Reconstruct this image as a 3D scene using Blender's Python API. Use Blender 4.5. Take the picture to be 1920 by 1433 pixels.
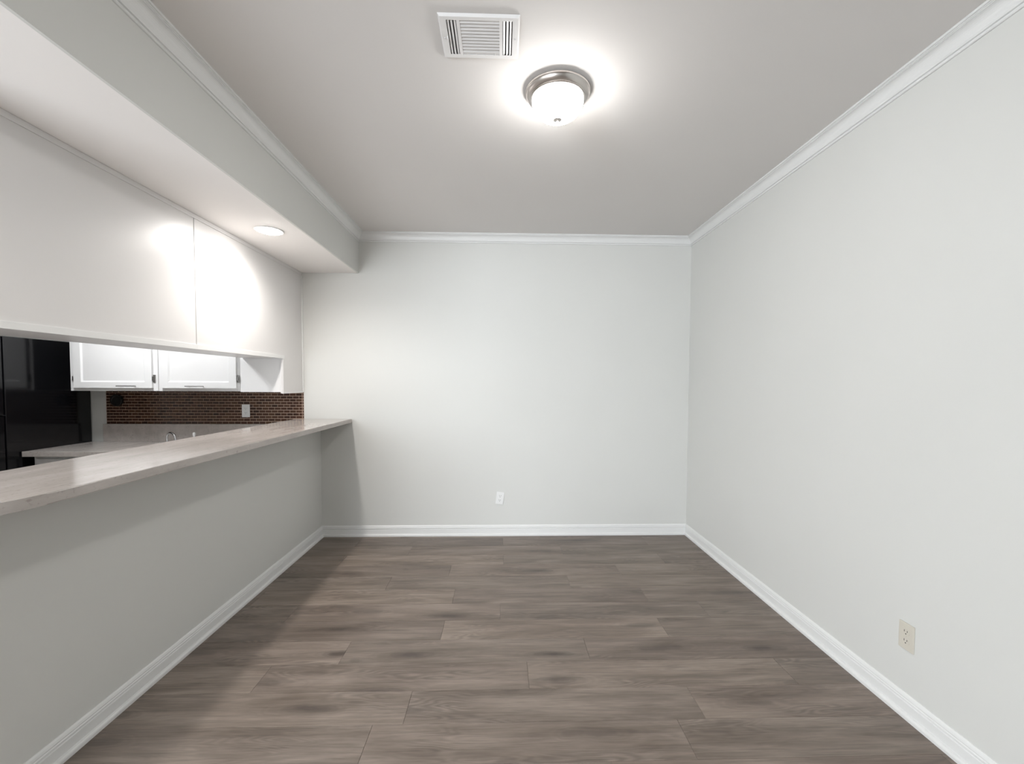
import bpy, bmesh, math, random
from mathutils import Vector, Matrix

for o in list(bpy.data.objects):
    bpy.data.objects.remove(o, do_unlink=True)
scene = bpy.context.scene
COL = scene.collection
random.seed(7)

# ------------------------------------------------------------------ measures (metres)
D, H = 4.0438, 1.4155                 # camera distance from the back wall, camera height
XR, XL, XB, XC = 1.7244, -1.6398, -1.2857, -1.7918   # right wall, half wall, soffit face, cabinet face
ZC, ZB = 2.74, 2.3852                 # dining ceiling, soffit / kitchen ceiling
XF, XK, ZF = -1.3616, -1.8609, 1.0774 # bar front edge, bar far edge, bar top
XW, YR = -4.62, -6.6                  # kitchen outer wall, rear wall

# ------------------------------------------------------------------ camera
def make_camera():
    yaw, pitch, roll, f, px, py = .0297, .0390, .0041, 829.93, 966.04, 749.26
    cy, sy, cp, sp, cr, sr = (math.cos(yaw), math.sin(yaw), math.cos(pitch),
                              math.sin(pitch), math.cos(roll), math.sin(roll))
    fw = Vector((sy*cp, cy*cp, -sp)); rt = Vector((cy, -sy, 0)); up = rt.cross(fw)
    r2 = rt*cr + up*sr; u2 = -rt*sr + up*cr
    cam = bpy.data.cameras.new('camera'); o = bpy.data.objects.new('camera', cam)
    COL.objects.link(o)
    cam.sensor_fit = 'HORIZONTAL'; cam.sensor_width = 36.0; cam.lens = f*36.0/1920
    cam.shift_x = (960-px)/1920; cam.shift_y = (py-716.5)/1920
    cam.clip_start = .02; cam.clip_end = 100
    m = Matrix((r2, u2, -fw)).transposed().to_4x4(); m.translation = Vector((0, -D, H))
    o.matrix_world = m
    scene.camera = o
make_camera()

# ------------------------------------------------------------------ world, daylight, exposure
world = bpy.data.worlds.new('world'); scene.world = world; world.use_nodes = True
bg = world.node_tree.nodes['Background']
bg.inputs[0].default_value = (.80, .90, 1.0, 1); bg.inputs[1].default_value = 1.0

DOME_L = 105.0        # dining flush light, radiance of the glass
REC_W = 58.0          # recessed downlight
KITCHEN_L = 88.0      # kitchen ceiling light
DAY_W = 395.0          # daylight through the window behind the camera
day = bpy.data.lights.new('window_daylight', 'AREA'); day.shape = 'RECTANGLE'
day.size = 2.2; day.size_y = 1.9; day.energy = DAY_W; day.color = (.87, .935, 1.0)
do = bpy.data.objects.new('window_daylight', day); COL.objects.link(do)
do.matrix_world = Matrix.Translation((-2.9, YR-.16, 1.35)) @ Matrix.Rotation(math.radians(90), 4, 'X')

vs = scene.view_settings
vs.view_transform = 'Standard'; vs.look = 'None'; vs.gamma = 1.0; vs.use_curve_mapping = False
vs.exposure = 0.14

# ------------------------------------------------------------------ materials
def mat(name, color, rough=.5, metal=0., spec=.5, emit=None, strength=0., coat=0.):
    m = bpy.data.materials.new(name); m.use_nodes = True
    b = m.node_tree.nodes['Principled BSDF']
    b.inputs['Base Color'].default_value = (*color, 1); b.inputs['Roughness'].default_value = rough
    b.inputs['Metallic'].default_value = metal; b.inputs['Specular IOR Level'].default_value = spec
    b.inputs['Coat Weight'].default_value = coat
    if emit:
        b.inputs['Emission Color'].default_value = (*emit, 1); b.inputs['Emission Strength'].default_value = strength
    return m
def nodes(m): return m.node_tree.nodes, m.node_tree.links, m.node_tree.nodes['Principled BSDF']
def add_noise_bump(m, scale=220., strength=.06, dist=.002, tint=.012):
    """orange-peel relief plus a very faint uneven coat"""
    N, L, b = nodes(m)
    tc = N.new('ShaderNodeTexCoord'); n = N.new('ShaderNodeTexNoise')
    n.inputs['Scale'].default_value = scale; n.inputs['Detail'].default_value = 3
    L.new(tc.outputs['Object'], n.inputs['Vector'])
    bp = N.new('ShaderNodeBump'); bp.inputs['Strength'].default_value = strength; bp.inputs['Distance'].default_value = dist
    L.new(n.outputs['Fac'], bp.inputs['Height']); L.new(bp.outputs['Normal'], b.inputs['Normal'])
    n2 = N.new('ShaderNodeTexNoise'); n2.inputs['Scale'].default_value = 1.7; n2.inputs['Detail'].default_value = 2
    L.new(tc.outputs['Object'], n2.inputs['Vector'])
    base = list(b.inputs['Base Color'].default_value)
    mx = N.new('ShaderNodeMix'); mx.data_type = 'RGBA'
    mx.inputs[6].default_value = tuple(max(0, c-tint) for c in base[:3])+(1,)
    mx.inputs[7].default_value = tuple(min(1, c+tint) for c in base[:3])+(1,)
    L.new(n2.outputs['Fac'], mx.inputs[0]); L.new(mx.outputs[2], b.inputs['Base Color'])
    return m

M = {}
M['wall'] = add_noise_bump(mat('wall_paint', (.66, .66, .635), .55, spec=.3), 170, .05)
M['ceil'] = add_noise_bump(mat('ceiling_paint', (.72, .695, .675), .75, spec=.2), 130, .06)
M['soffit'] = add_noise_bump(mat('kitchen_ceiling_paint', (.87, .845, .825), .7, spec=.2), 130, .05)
M['trim'] = mat('trim_paint', (.75, .75, .74), .35)
M['cab'] = add_noise_bump(mat('cabinet_paint', (.82, .815, .81), .3), 60, .03, tint=.004)
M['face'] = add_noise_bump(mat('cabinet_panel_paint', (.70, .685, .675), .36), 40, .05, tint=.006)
M['black'] = mat('black_enamel', (.004, .004, .005), .12)
M['blackp'] = mat('black_plastic', (.006, .006, .006), .45)
M['satin'] = mat('satin_nickel', (.78, .75, .73), .5, metal=1)
M['nickel'] = mat('brushed_nickel', (.60, .565, .54), .28, metal=1)
M['chrome'] = mat('chrome', (.85, .86, .88), .07, metal=1)
M['steel'] = mat('dull_steel', (.33, .32, .31), .4, metal=1)
M['plate_w'] = mat('white_plastic', (.80, .80, .79), .35)
M['plate_i'] = mat('ivory_plastic', (.62, .585, .51), .35)
M['slot'] = mat('dark_slot', (.02, .018, .016), .6)
M['vent'] = mat('vent_enamel', (.76, .745, .735), .4)
M['duct'] = mat('duct_dark', (.03, .03, .03), .8)
M['grout'] = mat('tan_grout', (.56, .41, .32), .8)
M['glow'] = mat('frosted_glass_lit', (.9, .9, .9), .4, emit=(1.0, .985, .965), strength=DOME_L)
def grade_glow(m, lo):
    """frosted glass glows less at its rim than at its belly, where the bulbs sit"""
    N, L, b = nodes(m); tc = N.new('ShaderNodeTexCoord'); sx = N.new('ShaderNodeSeparateXYZ'); mr = N.new('ShaderNodeMapRange')
    L.new(tc.outputs['Generated'], sx.inputs[0]); L.new(sx.outputs['Z'], mr.inputs['Value'])
    mr.inputs['From Min'].default_value = .08; mr.inputs['From Max'].default_value = 1.0
    mr.inputs['To Min'].default_value = DOME_L; mr.inputs['To Max'].default_value = DOME_L*lo
    L.new(mr.outputs[0], b.inputs['Emission Strength'])
grade_glow(M['glow'], .07)
M['lens'] = mat('downlight_lens_lit', (.9, .9, .9), .4, emit=(1.0, .97, .94), strength=84.0)
M['kglow'] = mat('kitchen_lens_lit', (.9, .9, .9), .4, emit=(.96, .98, 1.0), strength=KITCHEN_L)

def pane_material():
    m = bpy.data.materials.new('window_glass'); m.use_nodes = True
    N, L = m.node_tree.nodes, m.node_tree.links; N.clear()
    out = N.new('ShaderNodeOutputMaterial'); t = N.new('ShaderNodeBsdfTransparent')
    g = N.new('ShaderNodeBsdfGlossy'); g.inputs['Roughness'].default_value = .02
    mx = N.new('ShaderNodeMixShader'); mx.inputs[0].default_value = .06
    L.new(t.outputs[0], mx.inputs[1]); L.new(g.outputs[0], mx.inputs[2]); L.new(mx.outputs[0], out.inputs[0])
    return m
M['pane'] = pane_material()

def laminate():
    m = mat('taupe_laminate', (.47, .43, .40), .13)
    N, L, b = nodes(m); tc = N.new('ShaderNodeTexCoord')
    mp = N.new('ShaderNodeMapping'); mp.inputs['Scale'].default_value = (5, 1.1, 5); L.new(tc.outputs['Object'], mp.inputs['Vector'])
    a = N.new('ShaderNodeTexNoise'); a.inputs['Scale'].default_value = 3.2; a.inputs['Detail'].default_value = 6; a.inputs['Roughness'].default_value = .62
    L.new(mp.outputs[0], a.inputs['Vector'])
    r = N.new('ShaderNodeValToRGB'); e = r.color_ramp.elements
    e[0].position = .30; e[0].color = (.405, .368, .340, 1); e[1].position = .72; e[1].color = (.53, .486, .455, 1)
    L.new(a.outputs['Fac'], r.inputs[0])
    s = N.new('ShaderNodeTexNoise'); s.inputs['Scale'].default_value = 60; s.inputs['Detail'].default_value = 3
    L.new(tc.outputs['Object'], s.inputs['Vector'])
    r2 = N.new('ShaderNodeValToRGB'); e = r2.color_ramp.elements
    e[0].position = .28; e[0].color = (.66, .63, .61, 1); e[1].position = .40; e[1].color = (1, 1, 1, 1)
    L.new(s.outputs['Fac'], r2.inputs[0])
    mx = N.new('ShaderNodeMix'); mx.data_type = 'RGBA'; mx.blend_type = 'MULTIPLY'; mx.inputs[0].default_value = .6
    L.new(r.outputs[0], mx.inputs[6]); L.new(r2.outputs[0], mx.inputs[7]); L.new(mx.outputs[2], b.inputs['Base Color'])
    return m
M['lam'] = laminate()

def tile_material():
    m = mat('brown_glazed_tile', (.06, .03, .02), .16)
    N, L, b = nodes(m); oi = N.new('ShaderNodeObjectInfo'); r = N.new('ShaderNodeValToRGB')
    e = r.color_ramp.elements; e[0].position = 0; e[0].color = (.040, .018, .011, 1); e[1].position = 1; e[1].color = (.088, .043, .022, 1)
    k = e.new(.5); k.color = (.068, .027, .016, 1)
    L.new(oi.outputs['Random'], r.inputs[0]); L.new(r.outputs[0], b.inputs['Base Color'])
    return m
M['tile'] = tile_material()

def plank_material():
    m = mat('greige_oak_vinyl', (.2, .17, .15), .38, spec=.4)
    N, L, b = nodes(m)
    def math_(op, a, c=None, cl=False):
        n = N.new('ShaderNodeMath'); n.operation = op; n.use_clamp = cl
        for i, v in enumerate((a, c)):
            if v is None: continue
            if isinstance(v, (int, float)): n.inputs[i].default_value = v
            else: L.new(v, n.inputs[i])
        return n.outputs[0]
    def mapping(scale, vec):
        n = N.new('ShaderNodeMapping'); n.inputs['Scale'].default_value = scale; L.new(vec, n.inputs['Vector']); return n.outputs[0]
    def noise(vec, scale, detail, rough=.5, dist=0.):
        n = N.new('ShaderNodeTexNoise'); n.inputs['Scale'].default_value = scale; n.inputs['Detail'].default_value = detail
        n.inputs['Roughness'].default_value = rough; n.inputs['Distortion'].default_value = dist
        L.new(vec, n.inputs['Vector']); return n.outputs['Fac']
    def ramp(fac, *stops):
        n = N.new('ShaderNodeValToRGB'); e = n.color_ramp.elements
        e[0].position, e[0].color = stops[0][0], (*stops[0][1], 1); e[1].position, e[1].color = stops[-1][0], (*stops[-1][1], 1)
        for p, c in stops[1:-1]:
            k = e.new(p); k.color = (*c, 1)
        L.new(fac, n.inputs[0]); return n.outputs[0]
    def mix(fac, a, c, mode='MIX'):
        n = N.new('ShaderNodeMix'); n.data_type = 'RGBA'; n.blend_type = mode
        if isinstance(fac, (int, float)): n.inputs[0].default_value = fac
        else: L.new(fac, n.inputs[0])
        for s, v in ((6, a), (7, c)):
            if isinstance(v, tuple): n.inputs[s].default_value = (*v, 1)
            else: L.new(v, n.inputs[s])
        return n.outputs[2]
    tc = N.new('ShaderNodeTexCoord'); oi = N.new('ShaderNodeObjectInfo'); rnd = oi.outputs['Random']
    off = N.new('ShaderNodeCombineXYZ')
    L.new(math_('MULTIPLY', rnd, 91.7), off.inputs[0]); L.new(math_('MULTIPLY', rnd, 37.3), off.inputs[1]); L.new(math_('MULTIPLY', rnd, 53.1), off.inputs[2])
    va = N.new('ShaderNodeVectorMath'); va.operation = 'ADD'
    L.new(tc.outputs['Object'], va.inputs[0]); L.new(off.outputs[0], va.inputs[1]); v = va.outputs[0]
    broad = noise(mapping((1.3, 7, 1), v), 1.6, 4, .55, .6)
    base = ramp(broad, (.28, (.148, .116, .094)), (.5, (.208, .168, .141)), (.74, (.285, .236, .202)))
    fine = noise(mapping((7, 150, 1), v), 1.0, 5, .6, .2)
    base = mix(.55, base, ramp(fine, (.28, (.55, .54, .53)), (.52, (1, 1, 1)), (.8, (1.22, 1.21, 1.2))), 'MULTIPLY')
    # cathedral figure: bands bent by a slow warp, showing only in patches
    warp = noise(mapping((1.6, 9, 1), v), 1.0, 2, .5)
    ring = math_('SINE', math_('MULTIPLY', warp, 130.0))
    patch = ramp(noise(mapping((1.5, 4, 1), v), 1.3, 1), (.50, (0, 0, 0)), (.66, (1, 1, 1)))
    rings = math_('MULTIPLY', math_('MULTIPLY', math_('ADD', math_('MULTIPLY', ring, .5), .5), patch), .46)
    base = mix(rings, base, (.085, .066, .055))
    # elongated dark knots
    vo = N.new('ShaderNodeTexVoronoi'); vo.inputs['Scale'].default_value = 1.0; vo.inputs['Randomness'].default_value = 1.0
    wob = N.new('ShaderNodeVectorMath'); wob.operation = 'ADD'; nz = N.new('ShaderNodeTexNoise'); nz.inputs['Scale'].default_value = 9; nz.inputs['Detail'].default_value = 3
    L.new(v, nz.inputs['Vector']); sc = N.new('ShaderNodeVectorMath'); sc.operation = 'SCALE'; sc.inputs[3].default_value = .05
    L.new(nz.outputs['Color'], sc.inputs[0]); L.new(mapping((1.5, 6.5, 1), v), wob.inputs[0])
    sc2 = N.new('ShaderNodeVectorMath'); sc2.operation = 'SCALE'; sc2.inputs[3].default_value = 4.0
    L.new(sc.outputs[0], sc2.inputs[0]); L.new(sc2.outputs[0], wob.inputs[1]); L.new(wob.outputs[0], vo.inputs['Vector'])
    knot = ramp(vo.outputs['Distance'], (.05, (1, 1, 1)), (.11, (.62, .62, .62)), (.24, (0, 0, 0)))
    base = mix(math_('MULTIPLY', knot, .85), base, (.062, .048, .042))
    halo = math_('MULTIPLY', math_('ADD', math_('MULTIPLY', math_('SINE', math_('MULTIPLY', vo.outputs['Distance'], 85.0)), .5), .5),
                 ramp(vo.outputs['Distance'], (.06, (1, 1, 1)), (.25, (.55, .55, .55)), (.48, (0, 0, 0))))
    base = mix(math_('MULTIPLY', halo, .34), base, (.10, .078, .064))
    streak = noise(mapping((2.2, 55, 1), v), 1.0, 4, .6, .5)
    base = mix(.7, base, ramp(streak, (.30, (.70, .69, .68)), (.5, (1, 1, 1)), (.75, (1.16, 1.15, 1.14))), 'MULTIPLY')
    # board-to-board tone
    tone = ramp(rnd, (0, (.80, .79, .78)), (.35, (1.0, .985, .97)), (.7, (.92, .93, .92)), (1, (1.15, 1.13, 1.10)))
    base = mix(1.0, base, tone, 'MULTIPLY')
    L.new(base, b.inputs['Base Color'])
    bp = N.new('ShaderNodeBump'); bp.inputs['Strength'].default_value = .12; bp.inputs['Distance'].default_value = .001
    L.new(fine, bp.inputs['Height']); L.new(bp.outputs[0], b.inputs['Normal'])
    L.new(math_('ADD', math_('MULTIPLY', fine, .16), .30), b.inputs['Roughness'])
    return m
M['plank'] = plank_material()

# ------------------------------------------------------------------ mesh helpers (world coordinates)
ORIGIN = {}
def box(bm, x0, x1, y0, y1, z0, z1, bev=0.):
    vs_ = [bm.verts.new((x, y, z)) for x in (x0, x1) for y in (y0, y1) for z in (z0, z1)]
    fs = [bm.faces.new([vs_[i] for i in q]) for q in ((0, 1, 3, 2), (4, 6, 7, 5), (0, 4, 5, 1), (2, 3, 7, 6), (0, 2, 6, 4), (1, 5, 7, 3))]
    if bev:
        es = list({e for f in fs for e in f.edges})
        bmesh.ops.bevel(bm, geom=es, offset=bev, segments=2, profile=.7, affect='EDGES')
    return bm
def B(*a, **k): return box(bmesh.new(), *a, **k)
def prism(bm, pts, axis, a0, a1):
    """extrude a closed 2-D outline along an axis"""
    def P(p, a): return {'x': (a, p[0], p[1]), 'y': (p[0], a, p[1]), 'z': (p[0], p[1], a)}[axis]
    v0 = [bm.verts.new(P(p, a0)) for p in pts]; v1 = [bm.verts.new(P(p, a1)) for p in pts]
    bm.faces.new(v0); bm.faces.new(v1[::-1]); n = len(pts)
    for i in range(n): bm.faces.new((v0[i], v1[i], v1[(i+1) % n], v0[(i+1) % n]))
    return bm
def lathe(bm, prof, c=(0, 0), seg=40):
    """revolve (radius, z) about a vertical axis through c"""
    rings = []
    for r, z in prof:
        if r < 1e-6: rings.append([bm.verts.new((c[0], c[1], z))])
        else: rings.append([bm.verts.new((c[0]+r*math.cos(2*math.pi*i/seg), c[1]+r*math.sin(2*math.pi*i/seg), z)) for i in range(seg)])
    for a, b_ in zip(rings, rings[1:]):
        for i in range(seg):
            j = (i+1) % seg
            if len(a) == 1 and len(b_) == 1: continue
            if len(a) == 1: bm.faces.new((a[0], b_[i], b_[j]))
            elif len(b_) == 1: bm.faces.new((a[i], b_[0], a[j]))
            else: bm.faces.new((a[i], b_[i], b_[j], a[j]))
    return bm
def tube(bm, pts, rad, seg=12):
    pts = [Vector(p) for p in pts]; rings = []; ref = None
    for i, p in enumerate(pts):
        t = (pts[min(i+1, len(pts)-1)]-pts[max(i-1, 0)]).normalized()
        if ref is None: ref = t.orthogonal().normalized()
        n = (ref - t*ref.dot(t)).normalized(); ref = n; b_ = t.cross(n)
        r = rad[i] if isinstance(rad, (list, tuple)) else rad
        rings.append([bm.verts.new(p+(n*math.cos(2*math.pi*k/seg)+b_*math.sin(2*math.pi*k/seg))*r) for k in range(seg)])
    for a, c in zip(rings, rings[1:]):
        for k in range(seg): bm.faces.new((a[k], a[(k+1) % seg], c[(k+1) % seg], c[k]))
    bm.faces.new(rings[0][::-1]); bm.faces.new(rings[-1])
    return bm
def finish(bm, name, m, smooth):
    bmesh.ops.recalc_face_normals(bm, faces=bm.faces)
    me = bpy.data.meshes.new(name); bm.to_mesh(me); bm.free()
    me.materials.append(m)
    if smooth:
        for p in me.polygons: p.use_smooth = True
        try: me.set_sharp_from_angle(angle=math.radians(38))
        except Exception: pass
    return me
def obj(name, bm, m, parent=None, smooth=False, label=None):
    me = finish(bm, name, m, smooth)
    xs = [v.co for v in me.vertices]
    o0 = Vector(((min(v.x for v in xs)+max(v.x for v in xs))/2, (min(v.y for v in xs)+max(v.y for v in xs))/2, min(v.z for v in xs)))
    me.transform(Matrix.Translation(-o0))
    o = bpy.data.objects.new(name, me); COL.objects.link(o)
    if parent: o.parent = parent; o.location = o0-ORIGIN[parent]
    else: o.location = o0
    ORIGIN[o] = o0
    if label: o['label'] = label
    return o
def tag(o, label, cat, group=None):
    o['label'] = label; o['category'] = cat
    if group: o['group'] = group
    return o
def thing(name, label, cat, loc, group=None):
    o = bpy.data.objects.new(name, None); COL.objects.link(o); o.location = loc; o.empty_display_size = .1
    ORIGIN[o] = Vector(loc); return tag(o, label, cat, group)
def struct(name, bm, m, label=None, parent=None, smooth=False):
    o = obj(name, bm, m, parent, smooth); o['kind'] = 'structure'
    if label: o['label'] = label
    return o

# ------------------------------------------------------------------ the room shell
WT = .12
struct('wall_back', B(XW, XR, 0, WT, -.1, ZC+.1), M['wall'], 'pale grey painted back wall behind the dining area and kitchen')
struct('wall_right', B(XR, XR+WT, YR, WT, -.1, ZC+.1), M['wall'], 'pale grey painted right wall running the length of the room')
struct('wall_left', B(XL-.12, XL, -2.92, 0, 0, 1.0425), M['wall'], 'grey painted half wall carrying the bar counter')
struct('wall_kitchen', B(XW-WT, XW, YR, WT, -.1, ZC+.1), M['wall'], 'grey kitchen side wall behind the black refrigerator')
struct('wall_daylight_block', B(XW, -2.20, -3.42, -3.30, -.0, ZB), M['wall'], 'unseen grey wall added to keep window daylight out of the kitchen')  # unseen, added to block the rear daylight from the kitchen cabinet fronts
bm = bmesh.new()
wx0, wx1, wz0, wz1 = -4.0, -1.8, .4, 2.3
box(bm, XW, wx0, YR-WT, YR, -.1, ZC+.1); box(bm, wx1, XR, YR-WT, YR, -.1, ZC+.1)
box(bm, wx0, wx1, YR-WT, YR, -.1, wz0); box(bm, wx0, wx1, YR-WT, YR, wz1, ZC+.1)
struct('wall_rear', bm, M['wall'], 'pale grey rear wall with a window behind the camera')
bm = bmesh.new()
for a in ((wx0, wx0+.05, wz0, wz1), (wx1-.05, wx1, wz0, wz1), (wx0+.05, wx1-.05, wz0, wz0+.05), (wx0+.05, wx1-.05, wz1-.05, wz1), ((wx0+wx1)/2-.03, (wx0+wx1)/2+.03, wz0+.05, wz1-.05)):
    box(bm, a[0], a[1], YR-.09, YR-.03, a[2], a[3])
w1 = struct('window_1', bm, M['trim'], 'white framed two pane window in the rear wall')
for a, c in ((wx0+.05, (wx0+wx1)/2-.03), ((wx0+wx1)/2+.03, wx1-.05)):
    obj('pane', B(a, c, YR-.064, YR-.058, wz0+.05, wz1-.05), M['pane'], w1)
struct('ceiling', B(XB, XR, YR, 0, ZC, ZC+.1), M['ceil'], 'off white ceiling over the dining area')
struct('ceiling_kitchen', B(XW, XB-.012, YR, 0, ZB, ZC+.1), M['soffit'], 'lowered white kitchen ceiling forming the soffit over the bar')
struct('wall_soffit', B(XB-.012, XB, YR, 0, ZB-.0005, ZC+.1), M['wall'], 'grey painted drop face of the soffit above the bar')

# floor: each plank is a piece of its own
floor = struct('floor', B(XW, XR, YR, 0, -.12, -.008), M['slot'], 'grey brown wood plank floor')
PL, PW, Y0 = 1.27, .1993, -.0627
joints = [.011, .503, .015, -.387, .478, -.315, -.007, -.335, .454, .130, -.406, -.530]
pcache = {}
def plank_mesh(l, w):
    k = (round(l, 3), round(w, 3))
    if k not in pcache:
        bm = bmesh.new(); g, c, d_ = .0004, .0012, .0008
        def ring(i, z): return [bm.verts.new((sx*(l/2-i), sy*(w/2-i), z)) for sx, sy in ((-1, -1), (1, -1), (1, 1), (-1, 1))]
        a, b_, t = ring(g, -.008), ring(g, -d_), ring(g+c, 0)
        for p, q in ((a, b_), (b_, t)):
            for i in range(4): bm.faces.new((p[i], p[(i+1) % 4], q[(i+1) % 4], q[i]))
        bm.faces.new(t)
        pcache[k] = finish(bm, 'plank', M['plank'], False)
    return pcache[k]
def add_plank(x0, x1, y0, y1):
    o = bpy.data.objects.new('plank', plank_mesh(x1-x0, y1-y0)); COL.objects.link(o)
    o.parent = floor; o.location = Vector(((x0+x1)/2, (y0+y1)/2, 0))-ORIGIN[floor]
row, y1 = -1, 0.0
while y1 > YR+.01:
    y0 = max(YR, Y0-PW*(row+1)) if row >= 0 else Y0
    j = joints[row] if 0 <= row < len(joints) else random.uniform(0, PL) if row >= 0 else .35
    x = j-PL*math.ceil((j-XW)/PL)
    while x < XR-1e-4:
        a, b_ = max(x, XW), min(x+PL, XR)
        if b_-a > .02: add_plank(a, b_, y0, y1)
        x += PL
    y1 = y0; row += 1

# mouldings
def run(bm, p0, p1, n, prof, m0, m1, zsign, zbase):
    """sweep a (depth, height) profile along a wall, mitred at the ends"""
    p0, p1, n = Vector(p0), Vector(p1), Vector(n); dr = (p1-p0).normalized()
    A = [bm.verts.new((*(p0+n*d_+dr*d_*m0), zbase+zsign*h)) for d_, h in prof]
    C_ = [bm.verts.new((*(p1+n*d_-dr*d_*m1), zbase+zsign*h)) for d_, h in prof]
    for i in range(len(prof)):
        j = (i+1) % len(prof); bm.faces.new((A[i], A[j], C_[j], C_[i]))
    bm.faces.new(A); bm.faces.new(C_[::-1])
    return bm
crown = [(0, .0762), (.006, .0762), (.009, .0735), (.009, .0685), (.0055, .0668), (.0065, .0648), (.0130, .0632), (.0145, .0600)]
for i in range(9):
    t = i/8*math.pi/2
    crown.append((.0160+.030*(1-math.cos(t)), .0575-.0425*math.sin(t)))
crown += [(.0460, .0120), (.0495, .0120), (.0495, .0092), (.0565, .0088), (.0565, 0), (0, 0)]
base = [(0, 0), (.0235, 0), (.0240, .012), (.0225, .0170), (.0185, .0215), (.0115, .0235), (.0110, .0620), (.0075, .0665), (.0130, .0715), (.0125, .0770), (.0100, .0800), (.0105, .0850), (.0075, .0930), (.0030, .0987), (0, .0987)]
for nm, p0, p1, n, m0, m1, lb in (
    ('trim_1', (XB, YR), (XB, 0), (1, 0), 0, 1, 'white crown moulding along the soffit face'),
    ('trim_2', (XB, 0), (XR, 0), (0, -1), 1, 1, 'white crown moulding along the back wall'),
    ('trim_3', (XR, YR), (XR, 0), (-1, 0), 0, 1, 'white crown moulding along the right wall')):
    struct(nm, run(bmesh.new(), p0, p1, n, crown, m0, m1, -1, ZC), M['trim'], lb)
for nm, p0, p1, n, m0, m1, lb in (
    ('baseboard_left', (XL, -2.92), (XL, 0), (1, 0), 0, 1, 'white baseboard at the foot of the half wall'),
    ('baseboard_back', (XL, 0), (XR, 0), (0, -1), 1, 1, 'white baseboard at the foot of the back wall'),
    ('baseboard_right', (XR, YR), (XR, 0), (-1, 0), 0, 1, 'white baseboard at the foot of the right wall')):
    struct(nm, run(bmesh.new(), p0, p1, n, base, m0, m1, 1, 0), M['trim'], lb)

# ------------------------------------------------------------------ bar counter
pts = [(XK, -.0005), (XF, -.0005)]
R_, YS, YE = .30, -2.69, -2.99
for i in range(15):
    a = i/14*math.pi/2
    pts.append((XF-R_+R_*math.cos(a), YS-R_*math.sin(a)))
for i in range(9):
    a = math.pi/2+i/8*math.pi/2
    pts.append((XK+.10+.10*math.cos(a), YE+.10-.10*math.sin(a)))
bm = prism(bmesh.new(), pts, 'z', 1.0430, ZF)
es = [e for e in bm.edges if abs(e.verts[0].co.z-e.verts[1].co.z) < 1e-6]
bmesh.ops.bevel(bm, geom=es, offset=.0025, segments=2, affect='EDGES')
tag(obj('bar_counter', bm, M['lam'], smooth=True), 'long taupe laminate bar counter with rounded end on the half wall', 'counter')

# ------------------------------------------------------------------ peninsula upper cabinets over the bar
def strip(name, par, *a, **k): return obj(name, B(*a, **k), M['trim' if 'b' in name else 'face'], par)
YSEAM = -1.3835
ca = thing('upper_cabinet', 'white flush upper cabinet over the bar beside the back wall, stepping down at its end', 'cabinet', (-1.96, -.69, 1.32), 'peninsula upper cabinets')
obj('body', B(-2.13, XC-.008, YSEAM, -.3455, 1.606, ZB-.001), M['cab'], ca)
out = [(YSEAM+.003, 1.61), (-.36, 1.61), (-.36, 1.320), (-.003, 1.320), (-.003, ZB-.001), (YSEAM+.003, ZB-.001)]
obj('back_panel', prism(bmesh.new(), out, 'x', XC-.008, XC), M['face'], ca)
strip('bottom_trim', ca, XC-.012, XC+.006, YSEAM, -.345, 1.601, 1.629, bev=.001)
strip('end_trim', ca, XC-.012, XC+.004, -.366, -.347, 1.314, 1.605, bev=.001)
strip('bottom_trim', ca, XC-.012, XC+.004, -.347, -.003, 1.314, 1.328, bev=.001)
strip('wall_bead', ca, XC, XC+.009, -.013, -.001, 1.320, ZB-.026, bev=.002)
strip('top_trim', ca, XC, XC+.005, YSEAM, -.001, ZB-.026, ZB-.001, bev=.001)
cb = thing('upper_cabinet', 'long white flush upper cabinet over the bar nearest the camera', 'cabinet', (-1.96, -2.1, 1.60), 'peninsula upper cabinets')
obj('body', B(-2.13, XC-.008, -2.85, YSEAM, 1.606, ZB-.001), M['cab'], cb)
obj('back_panel', B(XC-.008, XC, -2.85, YSEAM-.003, 1.61, ZB-.001), M['face'], cb)
strip('bottom_trim', cb, XC-.012, XC+.006, -2.85, YSEAM, 1.601, 1.629, bev=.001)
strip('top_trim', cb, XC, XC+.005, -2.85, YSEAM, ZB-.026, ZB-.001, bev=.001)
obj('corner_body', B(-2.150, -1.817, -.340, -.001, 1.326, ZB-.001), M['cab'], ca)
obj('end_panel', B(-1.817, XC-.0125, -.352, -.001, 1.316, ZB-.001), M['cab'], ca)

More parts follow.
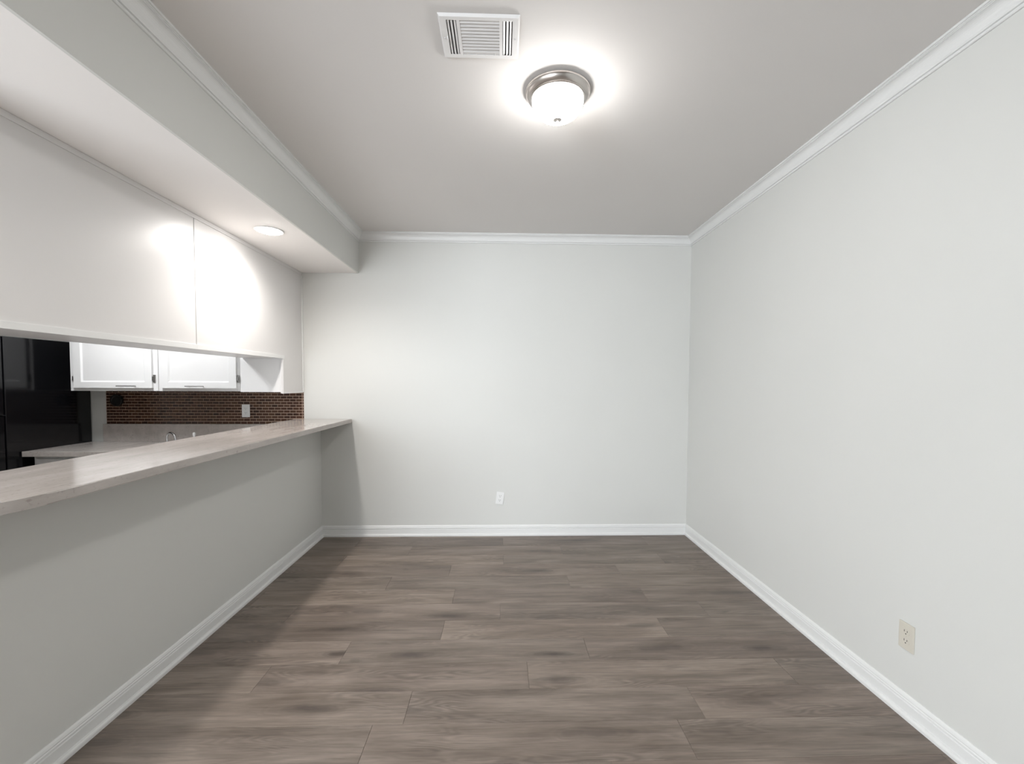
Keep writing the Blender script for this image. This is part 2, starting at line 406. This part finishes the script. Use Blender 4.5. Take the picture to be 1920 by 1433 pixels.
# ------------------------------------------------------------------ kitchen wall cabinets
def wall_cabinet(x0, x1, dx0, dx1, hx0, hx1, hinges, label):
    t = thing('wall_cabinet', label, 'cabinet', ((x0+x1)/2, -.17, 1.332), 'kitchen wall cabinets above the tile')
    zt = ZB-.001
    obj('body', B(x0+.001, x1-.001, -.324, -.001, 1.334, zt), M['cab'], t)
    bm = bmesh.new()
    box(bm, x0+.001, x0+.045, -.342, -.324, 1.332, zt); box(bm, x1-.045, x1-.001, -.342, -.324, 1.332, zt)
    box(bm, x0+.045, x1-.045, -.342, -.324, 1.332, 1.375); box(bm, x0+.045, x1-.045, -.342, -.324, zt-.05, zt)
    obj('face_frame', bm, M['cab'], t)
    z0, z1, s = 1.356, zt-.03, .058
    bm = bmesh.new(); yf, yb, yp = -.360, -.343, -.350
    # door frame with a sloped inner edge down to the recessed panel
    o_ = [(dx0, z0), (dx1, z0), (dx1, z1), (dx0, z1)]
    i_ = [(dx0+s, z0+.048), (dx1-s, z0+.048), (dx1-s, z1-s), (dx0+s, z1-s)]
    k_ = [(dx0+s+.010, z0+.058), (dx1-s-.010, z0+.058), (dx1-s-.010, z1-s-.010), (dx0+s+.010, z1-s-.010)]
    V = lambda pp, y: [bm.verts.new((p[0], y, p[1])) for p in pp]
    vb, vo, vi, vk = V(o_, yb), V(o_, yf), V(i_, yf), V(k_, yp)
    for a, c in ((vb, vo), (vo, vi), (vi, vk)):
        for n in range(4): bm.faces.new((a[n], a[(n+1) % 4], c[(n+1) % 4], c[n]))
    bm.faces.new(vk); bm.faces.new(vb[::-1])
    dr = obj('door', bm, M['cab'], t)
    bm = bmesh.new(); tube(bm, [(hx0-.006, -.386, 1.372), (hx1+.006, -.386, 1.372)], .0038, 10)
    for hx in (hx0+.012, hx1-.012): tube(bm, [(hx, -.386, 1.372), (hx, -.359, 1.372)], .0038, 8)
    obj('handle', bm, M['steel'], dr, True, 'dull metal bar pull')
    for a, c, z in hinges:
        bm = B(a, c, -.350, -.342, z, z+.062, bev=.002); box(bm, a-.002, c-.005, -.358, -.350, z+.014, z+.048, bev=.002)
        obj('hinge', bm, M['steel'], dr, False, 'small steel hinge')
    return t
wall_cabinet(-3.502, -2.805, -3.463, -2.844, -3.101, -2.962, [(-2.842, -2.825, 1.402), (-3.474, -3.468, 1.402)], 'white framed wall cabinet with bar pull next to the refrigerator')
wall_cabinet(-2.803, -2.152, -2.774, -2.172, -2.560, -2.423, [(-2.170, -2.153, 1.402)], 'white framed wall cabinet with bar pull next to the bar cabinets')

# ------------------------------------------------------------------ tile backsplash
tb = obj('tile_backsplash', B(-3.520, -1.7865, -.0045, -.0003, 1.0305, 1.3225), M['grout'])
tag(tb, 'brown glazed brick pattern tile backsplash under the wall cabinets', 'backsplash')
TL, TH, G = .0545, .0254, .0050
tcache = {}
def tile_mesh(l, h):
    k = (round(l, 4), round(h, 4))
    if k not in tcache: tcache[k] = finish(B(-l/2, l/2, -.0035, 0, -h/2, h/2), 'tile', M['tile'], False)
    return tcache[k]
spots = []
for r in range(12):
    z0 = 1.0315+r*TH; z1 = min(z0+TH-G, 1.3215)
    if z1-z0 < .006: continue
    spots.append((-1.7955, -1.7875, z0, z1))
    x = -1.800-(TL/2 if r % 2 else 0)
    if r % 2: spots.append((x+.0+G*.5, -1.8005, z0, z1))
    while x > -3.518:
        a = max(x-TL, -3.518)
        if x-a > .008 and not (x > XK-.01 and z0 < ZF+.001): spots.append((a+G/2, x-G/2, z0, z1))
        x -= TL
spots = [s for s in spots if not (s[1] > XK-.01 and s[2] < ZF+.001)]
spots.sort(key=lambda s: -(s[1]-s[0])*(s[3]-s[2])*(6+s[0]))
for a, c, z0, z1 in spots[:300]:
    o = bpy.data.objects.new('tile', tile_mesh(c-a, z1-z0)); COL.objects.link(o); o.parent = tb
    o.location = Vector(((a+c)/2, -.0045, (z0+z1)/2))-ORIGIN[tb]
if spots[300:]:
    bm = bmesh.new()
    for a, c, z0, z1 in spots[300:]: box(bm, a, c, -.008, -.0045, z0, z1)
    o = obj('tile_field', bm, M['tile'], tb); o['kind'] = 'stuff'

bm = bmesh.new()
vsn = []
lathe(bm, [(0, 0), (.050, 0), (.052, .004), (.052, .020), (.048, .026), (.036, .026), (.033, .022), (0, .022)], seg=36)
bmesh.ops.rotate(bm, verts=bm.verts, cent=(0, 0, 0), matrix=Matrix.Rotation(math.radians(90), 3, 'X'))
bmesh.ops.translate(bm, verts=bm.verts, vec=(-3.415, -.0085, 1.240))
tag(obj('wall_disc', bm, M['blackp'], smooth=True), 'small round black disc mounted on the brown tile', 'wall fitting')

# ------------------------------------------------------------------ outlets
def outlet(loc, rz, tilt, m, label):
    t = thing('wall_outlet', label, 'outlet', (0, 0, 0), 'wall outlets')
    ob = obj('plate', B(-.035, .035, -.006, 0, -.0575, .0575, bev=.003), m, t)
    for s in (-1, 1):
        zc = s*.0195
        pr = [(.0165*math.cos(a), zc+max(-.0135, min(.0135, .0165*math.sin(a)))) for a in [i/24*2*math.pi for i in range(24)]]
        rc = obj('receptacle', prism(bmesh.new(), pr, 'y', -.0075, -.0055), m, t)
        for x, w, h in ((-.0065, .0024, .0085), (.0065, .0024, .0070)):
            obj('slot', B(x-w/2, x+w/2, -.0079, -.0070, zc+.004-h/2, zc+.004+h/2), M['slot'], rc)
        pr = [(.0026*math.cos(i/12*2*math.pi), zc-.0075+.0026*math.sin(i/12*2*math.pi)) for i in range(12)]
        obj('slot', prism(bmesh.new(), pr, 'y', -.0079, -.0070), M['slot'], rc)
    pr = [(.003*math.cos(i/12*2*math.pi), .003*math.sin(i/12*2*math.pi)) for i in range(12)]
    obj('screw', prism(bmesh.new(), pr, 'y', -.0070, -.0055), m, t)
    t.matrix_world = Matrix.Translation(loc) @ Matrix.Rotation(rz, 4, 'Z') @ Matrix.Rotation(tilt, 4, 'Y')
    return t
outlet((-.017, -.0003, .348), 0, math.radians(7), M['plate_w'], 'white duplex outlet set slightly crooked low on the back wall')
outlet((XR-.0003, -2.254, .342), -math.pi/2, 0, M['plate_i'], 'ivory duplex outlet low on the right wall')
outlet((-2.296, -.0082, 1.149), 0, 0, M['plate_w'], 'white duplex outlet on the brown tile backsplash')

# ------------------------------------------------------------------ kitchen base run, counter, faucet, refrigerator
bc = thing('base_cabinet', 'white base cabinet with drawer beside the black refrigerator', 'cabinet', (-3.15, -.28, 0), 'kitchen base cabinets')
def base_cabinet(t, x0, x1, nd):
    obj('body', B(x0, x1, -.545, -.022, .10, .833), M['cab'], t)
    obj('toe_kick', B(x0+.01, x1-.01, -.48, -.03, 0, .10), M['blackp'], t)
    w = (x1-x0-.05-.02*(nd-1))/nd
    for i in range(nd):
        a = x0+.025+i*(w+.02)
        d1 = obj('drawer', B(a, a+w, -.564, -.545, .665, .812, bev=.003), M['cab'], t)
        bm = tube(bmesh.new(), [(a+w/2-.06, -.588, .74), (a+w/2+.06, -.588, .74)], .004, 10)
        for s in (-.045, .045): tube(bm, [(a+w/2+s, -.588, .74), (a+w/2+s, -.563, .74)], .004, 8)
        obj('handle', bm, M['steel'], d1, True)
        d2 = obj('door', B(a, a+w, -.564, -.545, .13, .645, bev=.003), M['cab'], t)
        bm = tube(bmesh.new(), [(a+w-.05, -.588, .50), (a+w-.05, -.588, .62)], .004, 10)
        for s in (.515, .605): tube(bm, [(a+w-.05, -.588, s), (a+w-.05, -.563, s)], .004, 8)
        obj('handle', bm, M['steel'], d2, True)
base_cabinet(bc, -3.600, -2.705, 2)
bs = thing('base_cabinet', 'white sink base cabinet under the faucet against the half wall', 'cabinet', (-2.24, -.28, 0), 'kitchen base cabinets')
base_cabinet(bs, -2.703, -1.765, 2)
tag(obj('kitchen_counter', B(-3.637, -1.762, -.600, -.0215, .834, .874, bev=.003), M['lam']), 'lower taupe laminate kitchen counter behind the bar', 'counter')
tag(obj('counter_curb', B(-3.540, -1.762, -.0213, -.0005, .834, 1.030, bev=.002), M['lam']), 'taupe laminate curb standing between kitchen counter and brown tile', 'backsplash')

fc = thing('kitchen_faucet', 'chrome arched kitchen faucet seen just above the bar counter', 'faucet', (-2.885, -.105, .874))
obj('base_plate', B(-2.985, -2.785, -.125, -.075, .874, .882, bev=.003), M['chrome'], fc, True)
arc = [(-2.928, -.10, .880), (-2.930, -.10, .912)]
for i in range(13):
    a = math.pi-i/12*math.pi*.92
    arc.append((-2.876+.054*math.cos(a), -.10-.050*(1+math.cos(a))/2, .915+.048*math.sin(a)))
arc.append((-2.812, -.155, .890))
obj('spout', tube(bmesh.new(), arc, [.0085]*3+[.009]*8+[.0105]*5, 14), M['chrome'], fc, True)
sp = thing('side_sprayer', 'small chrome side sprayer to the right of the faucet', 'sprayer', (-2.688, -.11, .874))
obj('holder', lathe(bmesh.new(), [(0, .874), (.022, .874), (.021, .880), (.012, .890), (0, .890)], (-2.688, -.11), 20), M['chrome'], sp, True)
obj('head', lathe(bmesh.new(), [(0, .888), (.008, .888), (.008, .930), (.0115, .942), (.0115, .958), (.008, .966), (0, .967)], (-2.688, -.11), 20), M['plate_w'], sp, True)

fr = thing('refrigerator', 'tall glossy black refrigerator at the end of the kitchen counter', 'refrigerator', (-4.03, -.38, 0))
obj('body', B(-4.42, -3.646, -.690, -.012, .03, 1.738, bev=.006), M['black'], fr)
fd = obj('freezer_door', B(-4.42, -3.648, -.762, -.697, 1.158, 1.738, bev=.010), M['black'], fr, True)
md = obj('door', B(-4.42, -3.648, -.762, -.697, .10, 1.150, bev=.010), M['black'], fr, True)
for p, z0, z1 in ((fd, 1.20, 1.55), (md, .70, 1.11)):
    bm = tube(bmesh.new(), [(-4.37, -.800, z0), (-4.37, -.800, z1)], .012, 12)
    for z in (z0+.03, z1-.03): tube(bm, [(-4.37, -.800, z), (-4.37, -.760, z)], .010, 10)
    obj('handle', bm, M['blackp'], p, True)
obj('grille', B(-4.41, -3.656, -.735, -.690, .0, .09), M['blackp'], fr)

# ------------------------------------------------------------------ ceiling lights and vent
LX, LY = .248, -1.992
fl = thing('flush_ceiling_light', 'round brushed nickel flush ceiling light with lit white glass dome', 'ceiling light', (LX, LY, ZC))
obj('pan', lathe(bmesh.new(), [(0, ZC-.0005), (.128, ZC-.0005), (.128, ZC-.008), (.1440, ZC-.010), (.1470, ZC-.014), (.1462, ZC-.019), (.1425, ZC-.022),
    (.1415, ZC-.025), (.1375, ZC-.032), (.1300, ZC-.038), (.1265, ZC-.0395), (.1265, ZC-.042), (.1235, ZC-.0435), (.1235, ZC-.046), (.1190, ZC-.0475), (.113, ZC-.0475), (.113, ZC-.036), (0, ZC-.036)], (LX, LY), 64), M['nickel'], fl, True)
dome = [(.1150, ZC-.042)]
for i in range(12):
    a = i/11*math.pi/2*.985
    dome.append((.1165*math.cos(a)**.9, ZC-.050-.084*math.sin(a)))
dome.append((0, ZC-.1345))
obj('glass_dome', lathe(bmesh.new(), dome, (LX, LY), 40), M['glow'], fl, True, 'lit frosted white glass dome')
fn = obj('finial', lathe(bmesh.new(), [(0, ZC-.130), (.019, ZC-.130), (.020, ZC-.134), (.015, ZC-.137), (.006, ZC-.139), (0, ZC-.139)], (LX, LY), 24), M['satin'], fl, True)
obj('knob', lathe(bmesh.new(), [(0, ZC-.138), (.004, ZC-.139), (.0062, ZC-.142), (.0062, ZC-.145), (.004, ZC-.148), (0, ZC-.149)], (LX, LY), 16), M['satin'], fn, True)

def downlight(RX, RY, label, watts):
    rl = thing('recessed_light', label, 'ceiling light', (RX, RY, ZB), 'downlights over the bar')
    obj('trim_ring', lathe(bmesh.new(), [(.064, ZB-.0004), (.086, ZB-.0004), (.0865, ZB-.003), (.083, ZB-.006), (.068, ZB-.006), (.064, ZB-.003)], (RX, RY), 48), M['trim'], rl, True)
    obj('lens', lathe(bmesh.new(), [(0, ZB-.0008), (.066, ZB-.0008), (.067, ZB-.0065), (.060, ZB-.0110), (.040, ZB-.0150), (0, ZB-.0170)], (RX, RY), 48), M['lens'], rl, True, 'lit white lens')
    sl = bpy.data.lights.new('downlight_beam', 'SPOT'); sl.energy = watts; sl.color = (1.0, .955, .915)
    sl.spot_size = math.radians(168); sl.spot_blend = .8; sl.shadow_soft_size = .05
    so = bpy.data.objects.new('downlight_beam', sl); COL.objects.link(so); so.parent = rl; so.location = (0, 0, -.022)
downlight(-1.500, -1.112, 'round white recessed downlight in the soffit over the middle of the bar', REC_W)
downlight(-1.500, -3.300, 'round white recessed downlight in the soffit past the rounded bar end', REC_W*.7)

kl = thing('kitchen_ceiling_light', 'round white ceiling light above the kitchen floor behind the bar cabinets', 'ceiling light', (-2.82, -1.10, ZB))
obj('pan', lathe(bmesh.new(), [(0, ZB-.0005), (.165, ZB-.0005), (.165, ZB-.022), (.155, ZB-.026), (0, ZB-.026)], (-2.82, -1.10), 40), M['trim'], kl, True)
obj('diffuser', lathe(bmesh.new(), [(.150, ZB-.022), (.150, ZB-.030), (.135, ZB-.048), (.10, ZB-.064), (.05, ZB-.073), (0, ZB-.075)], (-2.82, -1.10), 32), M['kglow'], kl, True, 'lit white diffuser')

vt = thing('ceiling_vent', 'white rectangular three way air vent in the ceiling beside the dome light', 'vent', (-.088, -2.290, ZC))
vx0, vx1, vy0, vy1, vz = -.238, .062, -2.397, -2.183, ZC
# frame: sloped rim, flat face with three openings
bm = bmesh.new()
zf = vz-.009
def rect(x0, x1, y0, y1, z): return [bm.verts.new(p) for p in ((x0, y0, z), (x1, y0, z), (x1, y1, z), (x0, y1, z))]
a, c = rect(vx0, vx1, vy0, vy1, vz-.0004), rect(vx0+.006, vx1-.006, vy0+.006, vy1-.006, zf)
for i in range(4): bm.faces.new((a[i], a[(i+1) % 4], c[(i+1) % 4], c[i]))
ix0, ix1, iy0, iy1 = vx0+.006, vx1-.006, vy0+.006, vy1-.006
oy0, oy1 = -2.376, -2.206
ops = [(-.209, -.172), (-.160, -.014), (-.002, .035)]
xs = [ix0]+[v for o_ in ops for v in o_]+[ix1]
for k in range(0, len(xs), 2): box(bm, xs[k], xs[k+1], oy0, oy1, zf, zf+.002)
box(bm, ix0, ix1, iy0, oy0, zf, zf+.002); box(bm, ix0, ix1, oy1, iy1, zf, zf+.002)
obj('frame', bm, M['vent'], vt)
obj('duct', B(ix0+.004, ix1-.004, iy0+.004, iy1-.004, vz-.0015, vz-.0005), M['duct'], vt, label='dark duct behind the louvres')
def slat(x0, x1, y0, y1, ang, axis):
    bm = bmesh.new(); cx, cy_, cz = (x0+x1)/2, (y0+y1)/2, zf+.0030
    box(bm, x0, x1, y0, y1, cz-.0005, cz+.0005)
    bmesh.ops.rotate(bm, verts=bm.verts, cent=(cx, cy_, cz), matrix=Matrix.Rotation(ang, 3, axis))
    obj('louvre', bm, M['vent'], vt)
n = 10; st = (oy1-.012-oy0)/n
for i in range(n):
    y = oy0+st*(i+.5); slat(-.160, -.014, y-st*.43, y+st*.43, math.radians(-24), 'X')
for x0, x1, s in ((-.209, -.172, 1), (-.002, .035, -1)):
    for i in range(3):
        x = x0+(i+.5)*(x1-x0)/3
        slat(x-.0042, x+.0042, oy0, oy1, math.radians(28*s), 'Y')
bm = bmesh.new()
for i in range(4): box(bm, -.146+i*.038, -.143+i*.038, oy1-.012, oy1, zf, zf+.002)
box(bm, -.160, -.014, oy1-.013, oy1-.011, zf, zf+.002)
obj('rib', bm, M['vent'], vt)
slat(-.160, -.014, oy1-.0105, oy1-.0005, math.radians(-16), 'X')
for x in (-.222, .046):
    bm = lathe(bmesh.new(), [(0, zf-.0025), (.003, zf-.002), (.004, zf), (0, zf)], (x, -2.29), 12)
    obj('screw', bm, M['vent'], vt, True)
bm = B(-.213, -.210, -2.300, -2.280, zf-.010, zf+.001)
obj('damper_lever', bm, M['vent'], vt)
